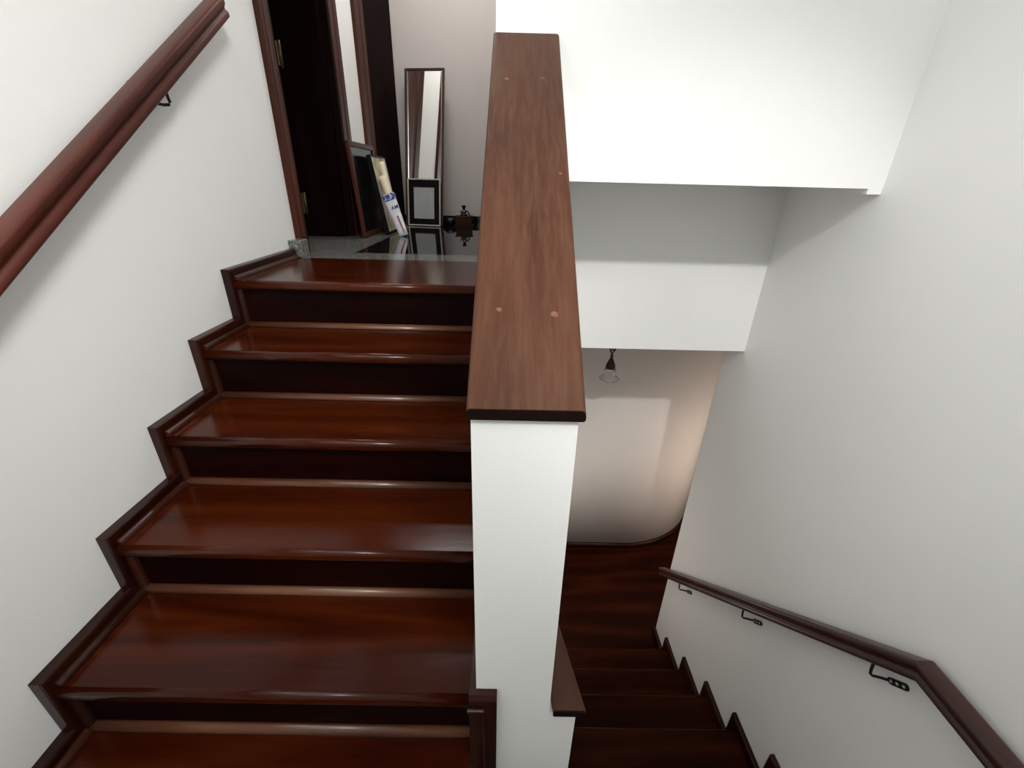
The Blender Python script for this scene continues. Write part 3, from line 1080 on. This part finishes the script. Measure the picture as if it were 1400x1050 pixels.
# rolled sheets
r1 = leaning_prism('paper_roll', B0.lerp(B1, 0.80) + dy * 0.0, B1 + (B1 - B0).normalized() * 0.125 + Vector((0.004, 0.01, 0)), 0.021, 0.016, 0.026, 0.020, PAPER, None, 1.0, 18)[0]
tag(r1, 'thick cream paper roll sticking out of the printed bag', 'paper roll')
r2s = B0.lerp(B1, 0.6) + Vector((-0.004, 0.030, 0))
r2 = leaning_prism('paper_roll', B1 + Vector((0.010, 0.036, -0.02)), B1 + (B1 - B0).normalized() * 0.225 + Vector((0.026, 0.045, 0)), 0.012, 0.009, 0.018, 0.010, PAPER, None, 1.0, 14)[0]
tag(r2, 'thinner taller cream paper roll behind the thick roll', 'paper roll')
# wooden ornament
orn = empty('ornament', (-0.405, 3.83, ZA), 'small dark wooden box ornament with a flared metal finial by the far wall', 'ornament')
box('box_base', -0.078, 0.078, -0.052, 0.052, 0.0, 0.012, ORNWOOD, orn, 0.003)
box('box_body', -0.066, 0.066, -0.044, 0.044, 0.012, 0.072, ORNWOOD, orn, 0.004)
box('box_top', -0.072, 0.072, -0.048, 0.048, 0.072, 0.082, ORNWOOD, orn, 0.003)
lathe('metal_collar', [(0, 0.082), (0.030, 0.082), (0.032, 0.090), (0.020, 0.098), (0.014, 0.104), (0, 0.104)], (0, 0, 0), IRON, orn, 16)
bm = bmesh.new()
bmesh.ops.create_icosphere(bm, subdivisions=2, radius=0.001)
bm.free()
ringp = [(0.012 * math.cos(t), 0, 0.118 + 0.012 * math.sin(t)) for t in [2 * math.pi * i / 14 for i in range(15)]]
tube('ring', ringp, 0.005, IRON, orn, 8)
tube('curl', [(-0.010, 0, 0.108), (-0.026, 0, 0.106), (-0.032, 0, 0.114), (-0.028, 0, 0.121)], 0.005, IRON, orn, 8)
tube('curl', [(0.010, 0, 0.106), (0.028, 0, 0.118), (0.038, 0, 0.104), (0.046, 0, 0.084)], 0.006, IRON, orn, 8)
lathe('flared_cup', [(0, 0.130), (0.009, 0.130), (0.011, 0.138), (0.019, 0.156), (0.021, 0.160), (0.0, 0.158)], (0, 0, 0), IRON, orn, 16)
# black round pot beside it
pot = lathe('round_pot', [(0, 0), (0.030, 0.0), (0.044, 0.014), (0.050, 0.032), (0.046, 0.050), (0.034, 0.058), (0.030, 0.062), (0.026, 0.058), (0.0, 0.056)],
            (-0.525, 3.865, ZA), IRON)
tag(pot, 'small black round pot between the mirror and the wooden box', 'pot')

# ------------------------------------------------------------------ pendant lamp in the lower hall
PX, PY = 0.664, 2.62
pen = empty('pendant_lamp', (PX, PY, 0.435), 'small clear glass pendant lamp on a bronze chain below the beam', 'lamp')
lathe('ceiling_rose', [(0, 0), (0.040, 0), (0.036, -0.012), (0.010, -0.022), (0, -0.022)], (0, 0, ZF - 0.435), BRONZE, pen, 20)
def link(z, rot):
    pts = []
    for i in range(17):
        t = 2 * math.pi * i / 16
        a, b_ = 0.008 * math.cos(t), 0.016 * math.sin(t)
        pts.append((a * math.cos(rot), a * math.sin(rot), z + b_))
    return tube('chain_link', pts, 0.0026, BRONZE, pen, 6)
zz = 0.19
i = 0
while zz < ZF - 0.435 - 0.03:
    link(zz, 0.2 + (math.pi / 2) * (i % 2))
    zz += 0.0265
    i += 1
for s_ in (-1, 1):
    tube('hook_arm', [(0, 0, 0.176), (0.012 * s_, 0, 0.196), (0.018 * s_, 0, 0.215)], 0.005, BRONZE, pen, 8)
lathe('lamp_cap', [(0, 0.176), (0.007, 0.172), (0.010, 0.160), (0.006, 0.152), (0.010, 0.148), (0.013, 0.140), (0.020, 0.124), (0.030, 0.100), (0.033, 0.084), (0.031, 0.078), (0, 0.078)], (0, 0, 0), BRONZE, pen, 24)
gl = lathe('glass_shade', [(0.029, 0.080), (0.038, 0.066), (0.041, 0.050), (0.038, 0.036), (0.036, 0.030), (0.046, 0.018), (0.062, 0.008), (0.067, 0.004),
                            (0.066, 0.001), (0.060, 0.004), (0.044, 0.014), (0.033, 0.027), (0.035, 0.038), (0.038, 0.050), (0.035, 0.064), (0.026, 0.079)], (0, 0, 0), FROST, pen, 32, closed=True)
gl['label'] = 'flared clear glass shade'

# ------------------------------------------------------------------ lamp fixtures, several added to brighten the stairwell
def ceiling_lamp(x, y, z, label, zc):
    o = empty('ceiling_lamp', (x, y, zc), label, 'lamp')
    h_ = zc - z
    lathe('ceiling_plate', [(0, 0), (0.10, 0), (0.10, -0.02), (0, -0.02)], (0, 0, 0), SILVER, o, 24)
    if h_ > 0.3:
        tube('stem', [(0, 0, -0.02), (0, 0, -h_ + 0.19)], 0.008, SILVER, o)
    lathe('diffuser', [(0, -h_ + 0.20), (0.10, -h_ + 0.19), (0.13, -h_ + 0.165), (0.10, -h_ + 0.14), (0, -h_ + 0.13)], (0, 0, 0), LAMPGLOW, o, 24)
    return o
ceiling_lamp(*LIGHT_LANDING, 'added round spotlight over the half landing, brightening the beam face', ZTOP)
def wall_lamp(xw, loc, label):
    """small sconce: plate on the wall at x = xw, arm and glass shade above the light"""
    x, y, z = loc
    o = empty('wall_lamp', (xw, y, z + 0.12), label, 'lamp')
    p_ = lathe('back_plate', [(0, 0), (0.06, 0), (0.055, 0.018), (0, 0.02)], (0, 0, 0), SILVER, o, 20)
    p_.rotation_euler = (0, math.pi / 2, 0)
    tube('arm', [(0.01, 0, 0), ((x - xw) * 0.55, 0, 0.03), (x - xw, 0, 0.03)], 0.008, SILVER, o)
    lathe('lamp_shade', [(0.02, 0.045), (0.06, 0.035), (0.095, 0.0), (0.09, 0.0), (0.055, 0.03), (0.02, 0.038)], (x - xw, 0, 0), FROST, o, 24, closed=True)
    return o
wall_lamp(XL, LIGHT_STAIR, 'small glass wall lamp above the handrail of the rising stairs')
wall_lamp(XC2 if LIGHT_LOWFILL[1] < 2.6 and LIGHT_LOWFILL[2] + 0.12 < lowcapz(LIGHT_LOWFILL[1]) - 0.1 else XC1, LIGHT_LOWFILL, 'added small wall lamp behind the half wall, brightening the curved wall')
pnl = empty('hall_fill_panel', LIGHT_HALL, 'added flat ceiling panel brightening the upper hall', 'lamp')
for b in ((-0.39, -0.35, -0.16, 0.16), (0.35, 0.39, -0.16, 0.16), (-0.35, 0.35, -0.16, -0.12), (-0.35, 0.35, 0.12, 0.16)):
    box('frame_bar', b[0], b[1], b[2], b[3], 0.0, ZTOP - LIGHT_HALL[2], PALEFRAME, pnl)
box('frosted_pane', -0.35, 0.35, -0.12, 0.12, 0.02, 0.03, FROST, pnl)
ceiling_lamp(*LIGHT_WASH, 'added round spotlight over the landing, brightening the left wall', ZTOP)
ceiling_lamp(*LIGHT_LOWER, 'round lamp hanging in the lower hall', ZF)

sk = empty('ceiling_fill_panel', CEILING_FILL, 'added large framed fill panel over the stairwell', 'ceiling_fill')  # frame and pane built around the added overhead fill
for b in ((-1.06, -1.0, -1.51, 1.51), (1.0, 1.06, -1.51, 1.51), (-1.0, 1.0, -1.51, -1.45), (-1.0, 1.0, 1.45, 1.51)):
    box('frame_bar', b[0], b[1], b[2], b[3], -0.01, ZTOP - CEILING_FILL[2], PALEFRAME, sk)
box('frosted_pane', -1.0, 1.0, -1.45, 1.45, 0.02, 0.03, FROST, sk)
